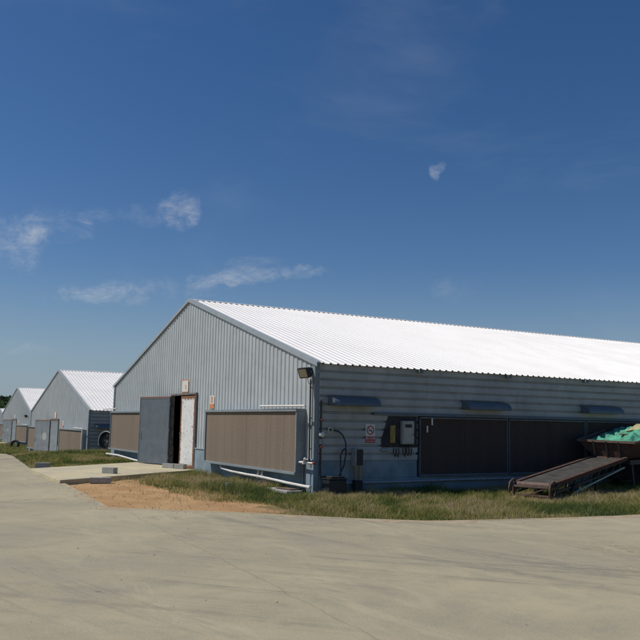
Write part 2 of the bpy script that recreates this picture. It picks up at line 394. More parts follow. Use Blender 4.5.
def make_barn():
    root = empty('barn')
    mb = MB(); gable_sheet(mb, 0, -1, True); g = mb.build('gable_wall', M['gable'], root)
    # horizontal lap seam and faint screw line of the upper sheets, rake flashing
    mb = MB(); gable_sheet(mb, L, 1, False); mb.build('gable_wall', M['gable'], root)
    y_end = 2.93 + 5*2.94
    mb = MB()
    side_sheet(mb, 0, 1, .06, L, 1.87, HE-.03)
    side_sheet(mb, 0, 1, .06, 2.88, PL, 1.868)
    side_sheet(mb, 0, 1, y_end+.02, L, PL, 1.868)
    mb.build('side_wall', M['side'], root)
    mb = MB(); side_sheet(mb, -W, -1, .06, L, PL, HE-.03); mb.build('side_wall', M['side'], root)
    # inner lining so the inside is closed and dark
    mb = MB(); mb.box(-.16, -.06, .25, L-.2, .0, HE-.2); mb.box(-W+.06, -W+.16, .25, L-.2, 0, HE-.2); mb.box(-W+.2,-.2, 9, 9.1, 0, HE); mb.build('inner_wall', M['inside'], root)
    # plinth
    mb = MB()
    mb.box(-W-.03, DX0-.04, -.045, .1, -.4, PL); mb.box(DX1+.04, .045, -.045, .1, -.4, PL)
    mb.box(-.1, .045, .1, L, -.4, .335); mb.box(-.1, .045, .1, 2.88, .335, PL); mb.box(-.1, .045, y_end+.02, L, .335, PL)
    mb.box(-W-.03, -W+.1, .1, L, -.4, PL); mb.box(-W-.03, .045, L, L+.06, -.4, PL)
    mb.build('plinth', M['plinth'], root, bevel=.01)
    # flashing: plinth drip, corner posts, rake boards, eave strip
    mb = MB()
    mb.box(-W, DX0-.08, -.07, -.002, PL, PL+.03); mb.box(DX1+.08, .03, -.07, -.002, PL, PL+.03)
    mb.build('drip_flashing', M['trim'], root)
    mb = MB(); mb.box(-.09, .045, -.045, .0, PL+.031, HE-.02); mb.box(.0, .045, .0, .1, PL+.002, HE-.02); mb.build('corner_post', M['frame'], root, bevel=.005)
    mb = MB(); mb.box(-W-.045, -W+.09, -.045, 0, PL+.031, HE-.02); mb.box(-W-.045, -W, 0, .1, PL+.002, HE-.02); mb.build('corner_post', M['frame'], root, bevel=.005)
    OV = .16; GO = .055
    for s in (0, 1):
        xa = (-W-OV if s == 0 else OV); z_a = HE - SL*OV
        for yy in (-GO-.012, L+GO):
            mb = MB()
            mb.add([(xa, yy, z_a-.07), (-W/2, yy, HR-.07), (-W/2, yy, HR+.035), (xa, yy, z_a+.035),
                    (xa, yy+.012, z_a-.07), (-W/2, yy+.012, HR-.07), (-W/2, yy+.012, HR+.035), (xa, yy+.012, z_a+.035)],
                   [(0,1,2,3),(7,6,5,4),(0,4,5,1),(3,2,6,7),(0,3,7,4),(1,5,6,2)])
            y0, y1 = (yy, yy+.12) if yy < 0 else (yy-.11, yy+.012)
            mb.add([(xa, y0, z_a+.035), (-W/2, y0, HR+.035), (-W/2, y1, HR+.046), (xa, y1, z_a+.046)], [(0,1,2,3)])
            mb.build('rake_board', M['trim'], root)
    # roof sheets: ribs run down the slope
    rf = MB(); P = .2; n = int((L+2*GO)/P)
    for s in (-1, 1):
        prof = []
        for i in range(n+1):
            y = -GO+i*P
            for d, o in ((0,0),(.12,0),(.14,.028),(.18,.028)):
                if y+d <= L+GO: prof.append((y+d, o))
        K = 4; xe = W/2+OV
        vs = []
        for (y, o) in prof:
            for k in range(K+1):
                u = xe*k/K
                sag = .003*pnoise(y*.35, u*.5, s)
                vs.append((-W/2+s*u, y, HR-SL*u+o+(sag if 0 < k < K else 0)))
        fs = []
        for j in range(len(prof)-1):
            for k in range(K):
                a = j*(K+1)+k; q = (a, a+1, a+K+2, a+K+1); fs.append(q if s < 0 else q[::-1])
        rf.add(vs, fs)
    roof = rf.build('roof', M['roof'], root)
    mb = MB()
    for s in (-1, 1):
        mb.add([(-W/2, -GO, HR+.04), (-W/2, L+GO, HR+.04), (-W/2+s*.07, L+GO, HR-SL*.07+.034), (-W/2+s*.07, -GO, HR-SL*.07+.034)], [(0,1,2,3)])
    mb.build('ridge_cap', M['roof'], roof)
    # eave fascia and rafter ends
    mb = MB(); mb.box(.02, .05, .1, L, HE-.10, HE-.055); mb.build('eave_strip', M['frame'], root)
    for k in range(7):
        y = 2.9+2.93*k
        if y > 14: break
        mb = MB(); mb.box(.05, .2, y-.04, y+.04, HE-.13, HE-.045); mb.box(.17, .2, y-.07, y+.07, HE-.15, HE-.045); mb.build('rafter_end', M['frame'], root)
    # gable cooling pads
    pad_unit(root, -6.15, -.42, 0, .40, 1.93, .26, 'x', [-4.72,-3.28,-1.85,-1.12], M['pad'])
    pad_unit(root, -16.55, -10.75, 0, .40, 1.93, .26, 'x', [-15.1,-13.7,-12.2], M['pad'])
    # side wall cooling pads
    for k in range(5):
        y0 = 2.93+2.94*k
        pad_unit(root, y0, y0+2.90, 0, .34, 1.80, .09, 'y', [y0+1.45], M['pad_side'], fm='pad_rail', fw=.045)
    # ledge over the side pads
    mb = MB(); mb.box(.0, .13, 1.55, y_end, 1.815, 1.862); mb.box(.1, .13, 1.55, y_end, 1.862, 1.885); mb.build('pad_ledge', M['hood'], root, bevel=.004)
    # hoods
    for (y0, y1) in ((.31,1.58),(4.28,5.70),(8.62,10.05),(12.9,14.3)):
        mb = MB(); pr = [(.034, 2.235), (.16, 2.222), (.27, 2.19), (.35, 2.13), (.385, 2.05), (.385, 2.025)]
        n = len(pr)
        for yy in (y0, y1): pass
        vs = [(x, y, z) for y in (y0, y1) for x, z in pr] + [(x-.012 if i else x, y, z-.014) for y in (y0+.01, y1-.01) for i, (x, z) in enumerate(pr)]
        fs = [(i, i+1, n+i+1, n+i) for i in range(n-1)] + [(2*n+i, 3*n+i, 3*n+i+1, 2*n+i+1) for i in range(n-1)]
        mb.add(vs, fs, 0, True)
        for yy in (y0, y1):
            mb.add([(x, yy, z) for x, z in pr] + [(.034, yy, 2.025)], [tuple(range(n+1))])
            mb.add([(x-.01 if i else x, yy+(.008 if yy == y0 else -.008), z) for i, (x, z) in enumerate(pr)] + [(.034, yy, 2.025)], [tuple(range(n+1))])
        mb.build('hood', M['hood'], root)
    # door frame
    mb = MB(); mb.box(DX0-.045, DX0, -.07, .06, .02, DZ); mb.box(DX1, DX1+.05, -.07, .06, .02, DZ); mb.box(DX0-.045, DX1+.05, -.08, .06, DZ+.001, DZ+.06)
    mb.build('door_frame', M['doorrust'], root, bevel=.006)
    # short pvc stub over the pad and riser at the corner
    return root

BARN_LABEL = {1: 'nearest long grey barn with white ribbed roof and one white door leaf',
              2: 'second nearest grey barn, with a round pale mark on its grey open door',
              3: 'third barn of the row, its gable just left of the second barn',
              4: 'farthest barn, mostly cut off by the left edge, below the dark hill'}
proto = make_barn()
barns = {1: proto}
for k in (2, 3, 4): barns[k] = copy_tree(proto); barns[k].location = OFF[k]
for k, b in barns.items(): tag(b, BARN_LABEL[k], 'barn', 'barns in a row beside the road')

def leaf(parent, hx, hy, wid, ang, m, mark=None, handle=True, z0=.13, z1=2.40):
    """door leaf hinged at (hx,hy); ang = direction of the leaf from the hinge in the xy plane"""
    e = bpy.data.objects.new('door', None)
    mb = MB(); mb.box(0, wid, -.022, .022, z0, z1)
    o = mb.build('door', m, parent, bevel=.004); o.location = (hx, hy, 0); o.rotation_euler = (0,0,ang)
    r = MB()
    for s in (-1, 1):
        r.box(.02, wid-.02, s*.024-.006, s*.024+.006, z0+.02, z0+.07); r.box(.02, wid-.02, s*.024-.006, s*.024+.006, z1-.07, z1-.02)
        r.box(.02, .07, s*.024-.006, s*.024+.006, z0+.071, z1-.071); r.box(wid-.07, wid-.02, s*.024-.006, s*.024+.006, z0+.071, z1-.071)
    r.build('door_rail', m, o)
    for hz in (z0+.25, (z0+z1)/2, z1-.25):
        r = MB(); r.tube([(0, 0, hz-.06), (0, 0, hz+.06)], .022, 8); r.build('hinge', M['doorrust'], o)
    if handle:
        r = MB(); 
        for s in (-1, 1): r.tube([(wid-.14, s*.03, 1.0), (wid-.14, s*.075, 1.0), (wid-.14, s*.075, 1.22), (wid-.14, s*.03, 1.22)], .011, 8)
        r.build('handle', M['doorrust'], o)
    if mark:
        mx, mz, rad = mark; r = MB()
        for s in (-1, 1):
            vs = [(mx+rad*(1+.12*pnoise(k, 2))*math.cos(k*math.pi/10), s*.0265, mz+rad*(1+.12*pnoise(k, 5))*math.sin(k*math.pi/10)) for k in range(20)]
            r.add(vs, [tuple(range(20))])
        r.build('painted_mark', M['mark'], o)
    return o
bpy.data.objects  # (leaf keeps no stray empties)
def wrap_leaf(*a, **k):
    o = leaf(*a, **k); return o
d = wrap_leaf(barns[1], DX0+.02, -.1, 1.80, R(180+16), M['doorgrey']); d['label'] = 'open dark grey door leaf with a rusty top edge'
d = wrap_leaf(barns[1], DX1-.02, -.035, 1.30, R(180), M['doorwhite'], z0=.12, z1=2.39); d['label'] = 'white door leaf peeling and rusty along its edges'
d = wrap_leaf(barns[2], DX0+.02, -.1, 1.80, R(180+19), M['doorfar'], mark=(.55, 1.35, .26)); d['label'] = 'open blue grey door leaf with a faded round mark'
wrap_leaf(barns[2], DX1-.02, -.035, 2.19, R(180), M['doorfar'])
d = wrap_leaf(barns[3], DX0+.02, -.1, 1.80, R(180+19), M['doorfar'], mark=(.7, 1.4, .13)); d['label'] = 'open blue grey door leaf with a small mark'
wrap_leaf(barns[3], DX1-.02, -.035, 2.19, R(180), M['doorfar'])
wrap_leaf(barns[4], DX1-.02, -.035, 2.19, R(180), M['doorfar'])
for o in [o for o in bpy.data.objects if o.type == 'EMPTY' and o.name.startswith('door')]: bpy.data.objects.remove(o)

# ------------------------------------------------------------------ pipes on the gables
def pipes(off, full=True, which=''):
    o = Vector(off)
    def t(pts): return [Vector(p)+o for p in pts]
    GP = 'white pipes on the barn gables'
    mb = MB(); mb.tube(t([(-2.3,-.30,2.0),(.06,-.30,1.985)]), .026, 10)
    mb.tube(t([(.06,-.30,1.985),(.06,-.30,1.985-.04)]), .03, 10)
    tag(mb.build('water_pipe', M['pvc']), f'short white pipe over the right hand pad of {which}', 'pipe', GP)
    if not full: return
    mb = MB()
    pts = [(-5.05,-.16,.40),(-5.05,-.17,.34),(-4.9,-.2,.30),(-4.2,-.2,.255),(-3.2,-.2,.235),(-2.55,-.2,.235),(-1.9,-.2,.215),(-.9,-.2,.185),(.14,-.2,.165)]
    mb.tube(t(pts), .034, 12); mb.tube(t([(-2.55,-.2,.20),(-2.5,-.2,.43)]), .03, 10); mb.tube(t([(-2.3,-.2,.20),(-2.3,-.2,.37)]), .03, 10)
    mb.tube(t([(.12,-.2,.166),(.2,-.2,.163)]), .043, 12)
    tag(mb.build('drain_pipe', M['pvc']), f'sagging white drain pipe under the right hand pad of {which}', 'pipe', GP)
    mb = MB(); mb.tube(t([(-16.9,-.25,.2),(-15.2,-.25,.21),(-13,-.25,.13),(-11,-.25,.1)]), .04, 10)
    tag(mb.build('drain_pipe', M['pvc']), f'white drain pipe low under the left hand pad of {which}', 'pipe', GP)
    mb = MB(); mb.tube(t([(-17.6,-.3,2.02),(-15.6,-.3,2.03)]), .024, 8)
    tag(mb.build('water_pipe', M['pvc']), f'short white pipe jutting past the left corner of {which}', 'pipe', GP)
pipes(OFF[1], True, 'the nearest barn'); pipes(OFF[2], False, 'the second barn'); pipes(OFF[3], False, 'the third barn')

# white riser on the second barn's corner
mb = MB(); mb.tube([Vector(OFF[2])+Vector(p) for p in ((-.05,-.32,1.96),(.02,-.34,1.5),(.02,-.34,0))], .04, 8)
tag(mb.build('water_pipe', M['pvc']), 'upright white pipe at the right corner of the second barn', 'pipe')

# corner standpipe
mb = MB()
mb.tube([(-.62,-.16,.69),(-.16,-.18,.70)], .028, 10); mb.tube([(-.16,-.18,.70),(-.16,-.18,.66)], .04, 10)
mb.tube([(-.16,-.18,.70),(-.02,-.24,.80)], .026, 10); mb.tube([(-.16,-.18,.70),(.28,-.16,.70)], .022, 10)
r_ = mb.build('standpipe', M['pvc']); tag(r_, 'white pipe tee with red tap on a thin rod beside the near corner', 'pipe')
mb = MB(); mb.tube([(-.16,-.18,.66),(-.16,-.18,-.05)], .02, 8); mb.build('rod', M['conduit'], r_)
mb = MB(); mb.tube([(.28,-.16,.70),(.305,-.16,.70)], .034, 12); mb.tube([(.24,-.16,.70),(.26,-.16,.70)], .03, 8); mb.build('tap_handle', M['red'], r_)

# conduit down the gable side of the corner
mb = MB(); mb.tube([(-.10,-.075,2.6),(-.09,-.085,2.55),(-.09,-.085,.66)], .021, 8)
for z in (2.4,1.7,1.0): mb.box(-.125,-.055,-.07,-.046,z,z+.02)
tag(mb.build('conduit', M['conduit']), 'dark upright conduit on the gable side of the near corner', 'conduit')
# supply pipe on the side wall with taps and a meter
sp_ = MB(); sp_.tube([(.09,.11,2.12),(.09,.11,.42),(.10,.13,.38),(.16,.3,.375)], .021, 8)
for z in (2.0,1.45,.9): sp_.box(.046,.07,.09,.13,z,z+.02)
sp_ = sp_.build('supply_pipe', M['conduit']); tag(sp_, 'dark upright pipe with two red taps and a white meter', 'pipe')
for z in (1.68, 1.06):
    mb = MB(); mb.tube([(.13,.11,z),(.155,.11,z)], .024, 10); mb.tube([(.09,.11,z),(.13,.11,z)], .018, 8); mb.build('tap_handle', M['red'], sp_)
mb = MB(); mb.tube([(.07,.11,1.34),(.17,.11,1.34)], .052, 14); mb.build('water_meter', M['pvc'], sp_)
mb = MB(); mb.tube([(.09,.11,1.24),(.09,.11,1.12)], .036, 12); mb.build('coupling', M['steelgrey'], sp_)
# low pipe along the side wall
mb = MB(); mb.tube([(.11,.5,.24),(.11,2.4,.235),(.11,4.2,.255),(.11,6,.25),(.11,9,.25),(.11,17.6,.25)], .03, 8)
for y in (4.9,7.8,10.7): mb.tube([(.11,y-.05,.25),(.11,y+.05,.25)], .042, 8)
tag(mb.build('drain_pipe', M['steelgrey']), 'long grey pipe running low along the shaded side wall', 'pipe')

# sun glints beside the first side pad, modelled as thin white strips
for (y, z0, z1) in ((3.12,1.42,1.58),(3.27,1.60,1.77)):
    mb = MB(); mb.box(.135,.15,y-.02,y+.02,z0,z1); mb.build('glint_strip', M['pvc'], barns[1])

# ------------------------------------------------------------------ floodlights
def floodlight(off, label):
    root = empty('floodlight', Vector(off))
    tag(root, label, 'floodlight', 'floodlights on the barn corners')
    B = Matrix.Translation((.03,-.27,2.76)) @ Matrix.Scale(1.3, 4) @ Matrix.Rotation(R(4), 4, 'Z') @ Matrix.Rotation(R(20), 4, 'X')
    mb = MB()
    a = [(-.14,-.09),(.14,-.09),(.14,.09),(-.14,.09)]; b_ = [(-.09,-.05),(.09,-.05),(.09,.05),(-.09,.05)]
    # housing: pyramid body behind the glass; local -y is the front
    vs = [B @ Vector((x,-.08,z)) for x,z in a] + [B @ Vector((x,-.02,z)) for x,z in a] + [B @ Vector((x,.09,z)) for x,z in b_]
    mb.add(vs, [(4,5,1,0),(5,6,2,1),(6,7,3,2),(7,4,0,3),(8,9,5,4),(9,10,6,5),(10,11,7,6),(11,8,4,7),(11,10,9,8)])
    mb.build('lamp_housing', M['dark'], root)
    g = MB(); g.box(-.125,.125,-.078,-.068,-.075,.075, M=B); g.build('lamp_glass', M['glass'], root)
    br = MB(); br.bar(B @ Vector((-.155,0,0)), B @ Vector((.155,0,0)), .02); br.tube([B @ Vector((0,.09,0)), (-.05,-.06,2.66)], .02, 8)
    br.box(-.1,0,-.075,-.048,2.50,2.74); br.tube([(-.05,-.2,2.66),(-.07,-.14,2.5),(-.09,-.08,2.55)], .008, 6)
    br.build('bracket', M['frame'], root)
    return root
floodlight(OFF[1], 'black floodlight on the near corner of the nearest barn, above the pad')
floodlight((OFF[3][0],OFF[3][1]-.2,OFF[3][2]), 'tiny dark floodlight high on the right corner of the third barn')

# ------------------------------------------------------------------ signs
def text_mesh(s, size, m, parent, origin, ax, ay, name='lettering', extrude=.0015):
    cu = bpy.data.curves.new('lettering', 'FONT'); cu.body = s; cu.size = size; cu.align_x = 'CENTER'; cu.align_y = 'CENTER'; cu.extrude = extrude
    tmp = bpy.data.objects.new('tmp', cu); COL.objects.link(tmp); bpy.context.view_layer.update()
    dg = bpy.context.evaluated_depsgraph_get(); me = bpy.data.meshes.new_from_object(tmp.evaluated_get(dg))
    bpy.data.objects.remove(tmp)
    ax = Vector(ax); ay = Vector(ay); az = ax.cross(ay); Mx = Matrix((ax, ay, az)).transposed().to_4x4(); Mx.translation = Vector(origin)
    me.transform(Mx); me.materials.clear(); me.materials.append(m)
    o = bpy.data.objects.new(name, me); COL.objects.link(o); o.parent = parent
    return o
# no-smoking sign on the shaded side wall, facing +x
root = empty('warning_sign', (.066, 1.48, 1.16)); tag(root, 'white no smoking sign with red ring and red lower band on the shaded wall', 'sign')
mb = MB(); mb.box(0,.006,-.135,.135,.0,.44); mb.build('board', M['signwhite'], root, bevel=.002)
mb = MB(); mb.box(.0065,.009,-.135,.135,.0,.15); mb.build('lower_band', M['red'], root)
mb = MB(); cy, cz = 0, .295
def ring(mb, r0, r1, x, n=32):
    vs = [(x, cy+r*math.cos(k*2*math.pi/n), cz+r*math.sin(k*2*math.pi/n)) for r in (r0, r1) for k in range(n)]
    mb.add(vs, [(k, (k+1)%n, n+(k+1)%n, n+k) for k in range(n)])
ring(mb, .082, .108, .0095); mb.bar((.0095,-.068,cz+.068),(.0095,.068,cz-.068),.022,.003,up=(1,0,0)); mb.build('ban_ring', M['red'], root)
mb = MB(); mb.bar((.0078,-.06,cz-.012),(.0078,.05,cz-.012),.018,.002,up=(1,0,0)); mb.bar((.0078,.05,cz),(.0078,.052,cz+.035),.006,.002,up=(1,0,0)); mb.build('cigarette', M['dark'], root)
text_mesh('禁止吸烟', .066, M['signwhite'], root, (.0105,0,.098), (0,1,0), (0,0,1))
text_mesh('NO SMOKING', .036, M['signwhite'], root, (.0105,0,.032), (0,1,0), (0,0,1))

def gable_sign(off, x, z0, z1, w, kind, label, far=False):
    root = empty('wall_sign', Vector(off)+Vector((x,-.032,z0))); tag(root, label, 'sign', 'small signs on the barn gables')
    h = z1-z0
    mb = MB(); mb.box(-w/2,w/2,-.008,0,0,h); mb.build('board', M['signwhite'], root)
    mb = MB()
    if kind == 'door':
        b = .018*(1 if not far else 1)
        mb.box(-w/2,w/2,-.011,-.0085,h-b*1.4,h); mb.box(-w/2,w/2,-.011,-.0085,0,b*1.8); mb.box(-w/2,-w/2+b,-.011,-.0085,b*1.81,h-b*1.41); mb.box(w/2-b,w/2,-.011,-.0085,b*1.81,h-b*1.41)
        mb.build('border', M['orange'], root)
        mb = MB(); mb.bar((-.02,-.010,h*.58),(.07,-.010,h*.40),.03,.003,up=(0,1,0)); mb.bar((.07,-.010,h*.40),(.05,-.010,h*.22),.03,.003,up=(0,1,0)); mb.bar((.10,-.010,h*.6),(.09,-.010,h*.3),.03,.003,up=(0,1,0)); mb.build('emblem', M['orange'], root)
    else:
        mb.box(-w/2,w/2,-.011,-.0085,0,h*.36); mb.build('lower_band', M['orange'], root)
        mb = MB()
        for k in range(5): mb.box(-w*.26,w*.2,-.011,-.0085,h*(.44+.1*k),h*(.44+.1*k)+.028)
        mb.build('faded_lettering', M['orange'], root)
for k, nm in ((1,'nearest'),(2,'second'),(3,'third')):
    w = .6 if k == 1 else .5
    gable_sign(OFF[k], -8.55, 2.505, 2.92, w, 'door', f'white sign with orange border above the door of the {nm} barn')
    gable_sign(OFF[k], -6.2, 1.97, 2.36, .34, 'small', f'narrow white sign with orange lower half above the pad of the {nm} barn')

# ------------------------------------------------------------------ control cabinet, meter box, tank, hose
mb = MB(); mb.add([(.064,2.0,1.80),(.064,2.85,1.80),(.064,2.85,1.05),(.064,1.82,1.05),(.064,1.79,1.2),
                   (.084,2.0,1.80),(.084,2.85,1.80),(.084,2.85,1.05),(.084,1.82,1.05),(.084,1.79,1.2)],
                  [(4,3,2,1,0),(5,6,7,8,9),(0,1,6,5),(1,2,7,6),(2,3,8,7),(3,4,9,8),(4,0,5,9)])
root = mb.build('control_panel', M['darkboard']); tag(root, 'dark mounting board with cream cabinet and yellow gauge on the shaded wall', 'control panel')
mb = MB(); mb.box(.085,.20,2.34,2.68,1.13,1.69); c_ = mb.build('cabinet', M['cabinet'], root, bevel=.01)
mb = MB(); mb.box(.202,.212,2.36,2.66,1.15,1.67); mb.build('cabinet_door', M['cabinet'], c_, bevel=.004)
mb = MB(); mb.box(.213,.219,2.40,2.60,1.53,1.61); mb.build('display_window', M['dark'], c_)
mb = MB(); mb.tube([(.213,2.63,1.36),(.23,2.63,1.36)], .014, 8); mb.build('door_latch', M['conduit'], c_)
mb = MB(); mb.box(.085,.13,2.03,2.17,1.16,1.58); mb.build('gauge', M['yellow'], root, bevel=.008)
for y in (2.12,2.20,2.40,2.50,2.58):
    mb = MB(); mb.tube([(.12,y,1.13 if y > 2.28 else 1.03),(.12,y,.93),(.14,y+.04,.84-.03*math.sin(y*9)),(.12,y+.08,.92),(.10,y+.09,1.03)], .013, 8); mb.build('cable_loop', M['conduit'], root)
mb = MB(); mb.tube([(.10,1.78,.99),(.10,1.98,.985)], .035, 8); mb.build('white_coupling', M['steelgrey'], root)

root = empty('meter_box', (.0,1.12,.0)); tag(root, 'grey louvred meter box on two yellow legs against the shaded wall', 'meter box')
mb = MB(); mb.box(.066,.29,-.17,.03,.62,1.03); mb.build('case', M['steelgrey'], root, bevel=.012)
mb = MB(); mb.box(.292,.30,-.155,.015,.64,1.01)
mb.build('louvre_panel', M['dark'], root)
mb = MB()
for k in range(9): mb.box(.301,.31,-.145,.005,.665+.038*k,.675+.038*k)
mb.build('louvres', M['conduit'], root)
for y in (-.13,-.01):
    mb = MB(); mb.bar((.2,y,.62),(.2,y,.30),.035); mb.build('leg', M['yellow'], root)
mb = MB(); mb.box(.12,.28,-.17,.03,-.05,.30); mb.build('footing', M['darkboard'], root, bevel=.01)

root = empty('water_tank', (.30,.37,0)); tag(root, 'square black plastic water tank in the grass at the near corner', 'tank')
mb = MB(); mb.box(-.165,.165,-.23,.23,-.03,.34); mb.build('tank_body', M['dark'], root, bevel=.025)
mb = MB(); mb.box(-.18,.18,-.245,.245,.342,.37); mb.build('rim', M['dark'], root, bevel=.008)
mb = MB(); mb.box(-.15,.13,-.16,.2,.372,.415); mb.build('lid', M['darkboard'], root, bevel=.01)
mb = MB(); mb.box(.064,.085,.30,.44,1.38,1.52); so = mb.build('socket_box', M['cabinet']); tag(so, 'small cream socket box high on the shaded wall near the corner', 'socket')
mb = MB(); mb.tube([(.086,.37,1.45),(.096,.37,1.45)], .03, 10); mb.build('socket_face', M['dark'], so)
mb = MB(); mb.tube([(.09,.46,1.44),(.13,.56,1.42),(.16,.66,1.33),(.2,.72,1.15),(.24,.70,.9),(.26,.64,.65),(.28,.50,.41)], .016, 8)
tag(mb.build('hose', M['dark']), 'thin black hose hanging from the socket box to the black tank', 'hose')
mb = MB(); mb.tube([(.32,.52,.41),(.26,.55,.66),(.2,.58,.86),(.17,.66,.99),(.16,.74,1.03),(.15,.77,.98),(.16,.74,.93)], .018, 8)
tag(mb.build('hose', M['conduit']), 'black hooked hose end rising from the tank beside the meter box', 'hose')

# ------------------------------------------------------------------ portable fans between the barns
def drum_fan(loc, rz, label, ZC=.78):
    root = empty('drum_fan', loc, rz); tag(root, label, 'fan')
    def circ(r, y, n=28, z=ZC): return [(r*math.cos(k*2*math.pi/n), y, z+r*math.sin(k*2*math.pi/n)) for k in range(n)]
    n = 28
    mb = MB(); rings = [circ(.62,-.18), circ(.56,-.1), circ(.56,.2), circ(.60,.2), circ(.62,-.1), circ(.66,-.18)]
    vs = [v for r in rings for v in r]
    for j in range(len(rings)):
        a = j*n; b = ((j+1)%len(rings))*n
    mb.add(vs, [(j*n+k, j*n+(k+1)%n, ((j+1)%6)*n+(k+1)%n, ((j+1)%6)*n+k) for j in range(6) for k in range(n)], 0, True)
    mb.build('drum', M['dark'], root)
    mb = MB(); pts = [( .665*math.cos(a), -.2, ZC+.665*math.sin(a)) for a in [R(60+9*k) for k in range(17)]]
    mb.tube(pts, .04, 8); mb.build('guard_rim', M['trim'], root)
    for k in range(6):
        a = k*math.pi/3+.2; ca, sa = math.cos(a), math.sin(a)
        def P(r, w, y): return (r*ca-w*sa, y, ZC+r*sa+w*ca)
        b = MB(); b.add([P(.1,-.06,.03),P(.1,.06,-.04),P(.52,.14,-.06),P(.54,-.1,.07)], [(0,1,2,3)]); b.build('fan_blade', M['conduit'], root)
    mb = MB(); mb.tube([(0,-.1,ZC),(0,.16,ZC)], .12, 14); mb.build('motor', M['steelgrey'], root)
    mb = MB()
    for r in (.15,.3,.45,.58):
        c = circ(r,-.17,24); mb.tube(c+[c[0]], .006, 5, caps=False)
    for k in range(8):
        a = k*math.pi/8; mb.tube([(.6*math.cos(a),-.172,ZC+.6*math.sin(a)),(-.6*math.cos(a),-.172,ZC-.6*math.sin(a))], .006, 5)
    mb.build('grille', M['conduit'], root)
    mb = MB()
    for s in (-1, 1):
        mb.bar((s*.64,-.35,.04),(s*.64,.35,.04),.05); mb.bar((s*.64,-.28,.05),(s*.64,0,ZC),.04); mb.bar((s*.64,.28,.05),(s*.64,0,ZC),.04)
    mb.bar((-.64,-.3,.08),(.64,-.3,.08),.05); mb.bar((-.64,.3,.08),(.64,.3,.08),.05); mb.build('stand', M['dark'], root)
    return root
drum_fan((-26.0,2.22,tz(-26)+.02), R(30), 'black round fan with pale upper rim between the nearest barn and the second', 1.62).scale = (.78,.78,.78)
mb = MB()
mb.tube([(.30*math.cos(k*math.pi/12), 0, .30+.30*math.sin(k*math.pi/12)) for k in range(25)], .11, 10, caps=False)
o = mb.build('tyre', M['rubber']); o.location = (-53.5,1.9,tz(-53.5)+.08); o.rotation_euler = (R(-18),0,R(55)); tag(o, 'old black tyre propped in the grass near the corner of the third barn', 'tyre')

# ------------------------------------------------------------------ loose blocks
def block(name, loc, size, rz, label, hollow=True):
    mb = MB(); a, b, c = size
    if hollow:
        t = .03
        mb.box(-a/2,a/2,-b/2,-b/2+t,0,c); mb.box(-a/2,a/2,b/2-t,b/2,0,c)
        for x in (-a/2, -t/2, a/2-t): mb.box(x,x+t,-b/2+t,b/2-t,0,c)
    else: mb.box(-a/2,a/2,-b/2,b/2,0,c)
    o = mb.build(name, M['block'], bevel=.006); o.location = loc; o.rotation_euler = (0,0,rz)
    tag(o, label, 'block', 'concrete blocks round the apron'); return o
block('kerb_block', (-4.42,-3.70,.0), (.52,.2,.14), R(72), 'long low concrete block leaning on the near edge of the apron', False)
block('concrete_block', (-6.35,-2.95,.11), (.39,.19,.16), R(38), 'grey hollow block on the apron just behind the long kerb block')
block('concrete_block', (-10.55,-3.95,.02), (.42,.2,.17), R(60), 'pale block lying alone at the far left corner of the apron')
block('concrete_block', (-8.35,-.52,.11), (.46,.19,.14), R(28), 'left hand one of two blocks at the foot of the white door')
block('concrete_block', (-7.85,-.34,.11), (.34,.19,.15), R(35), 'right hand one of two blocks at the foot of the white door')
mb = MB(); mb.box(-.05,.05,-.05,.05,-.1,.2); o = mb.build('marker_post', M['block'], bevel=.008); o.location = (-1.15,-1.62,0); tag(o, 'short square concrete marker post in the weeds before the pad', 'post')
mb = MB(); mb.box(-.55,.55,-.2,.2,0,.07); o = mb.build('drain_cover', M['block'], bevel=.01); o.location = (-.62,-.45,.0); tag(o, 'flat concrete drain cover in the weeds under the sagging pipe', 'drain cover')
mb = MB(); mb.box(-.3,.3,-.12,.12,0,.03); o = mb.build('loose_plank', M['rustlight'], bevel=.005); o.location = (-.5,-.42,.072); o.rotation_euler = (0,0,.1); tag(o, 'brown scrap board lying on the flat drain cover', 'board')

# ------------------------------------------------------------------ belt conveyor
A = Vector((2.55,4.25,0)); ax = Vector((-.30,.954,0)).normalized(); wx = Vector((ax.y,-ax.x,0))
CL = 4.4; hw = .43
def C(u, w, z): return A + ax*u + wx*w + Vector((0,0,z))
z_of = lambda u: .29 + .53*u/CL
root = empty('belt_conveyor', A); tag(root, 'rusty inclined belt conveyor lying in the grass with a worn grey belt', 'conveyor')
def addp(mb, name, m, **k):
    o = mb.build(name, m, None, **k); o.parent = root; o.matrix_parent_inverse = Matrix.Translation(-A); return o
for s in (-1, 1):
    mb = MB(); mb.bar(C(0,s*hw,z_of(0)), C(CL,s*hw,z_of(CL)), .045, .10); mb.bar(C(-.02,s*(hw+.03),z_of(0)+.055), C(CL,s*(hw+.03),z_of(CL)+.055), .10, .012)
    addp(mb, 'side_rail', M['rustbrown'])
    mb = MB(); mb.bar(C(.1,s*hw,.13), C(CL-.2,s*hw,z_of(CL)-.22), .04, .05)
    for k in range(9):
        u = .3+k*.44; zl = .13 + (z_of(CL)-.35)*(u-.1)/(CL-.3)
        mb.bar(C(u,s*hw,zl), C(u+.1,s*hw,z_of(u+.1)-.05), .03)
    addp(mb, 'lower_truss', M['conduit'])
mb = MB(); K = 24
vs = []; 
for i in range(K+1):
    u = .12+(CL-.2)*i/K
    for j in range(7):
        w = -hw*.9+hw*1.8*j/6; dip = -.035*(1-(w/(hw*.9))**2)
        vs.append(C(u, w, z_of(u)+.035+dip+.006*pnoise(u*3, w*5)))
mb.add(vs, [(i*7+j, i*7+j+1, (i+1)*7+j+1, (i+1)*7+j) for i in range(K) for j in range(6)], 0, True)
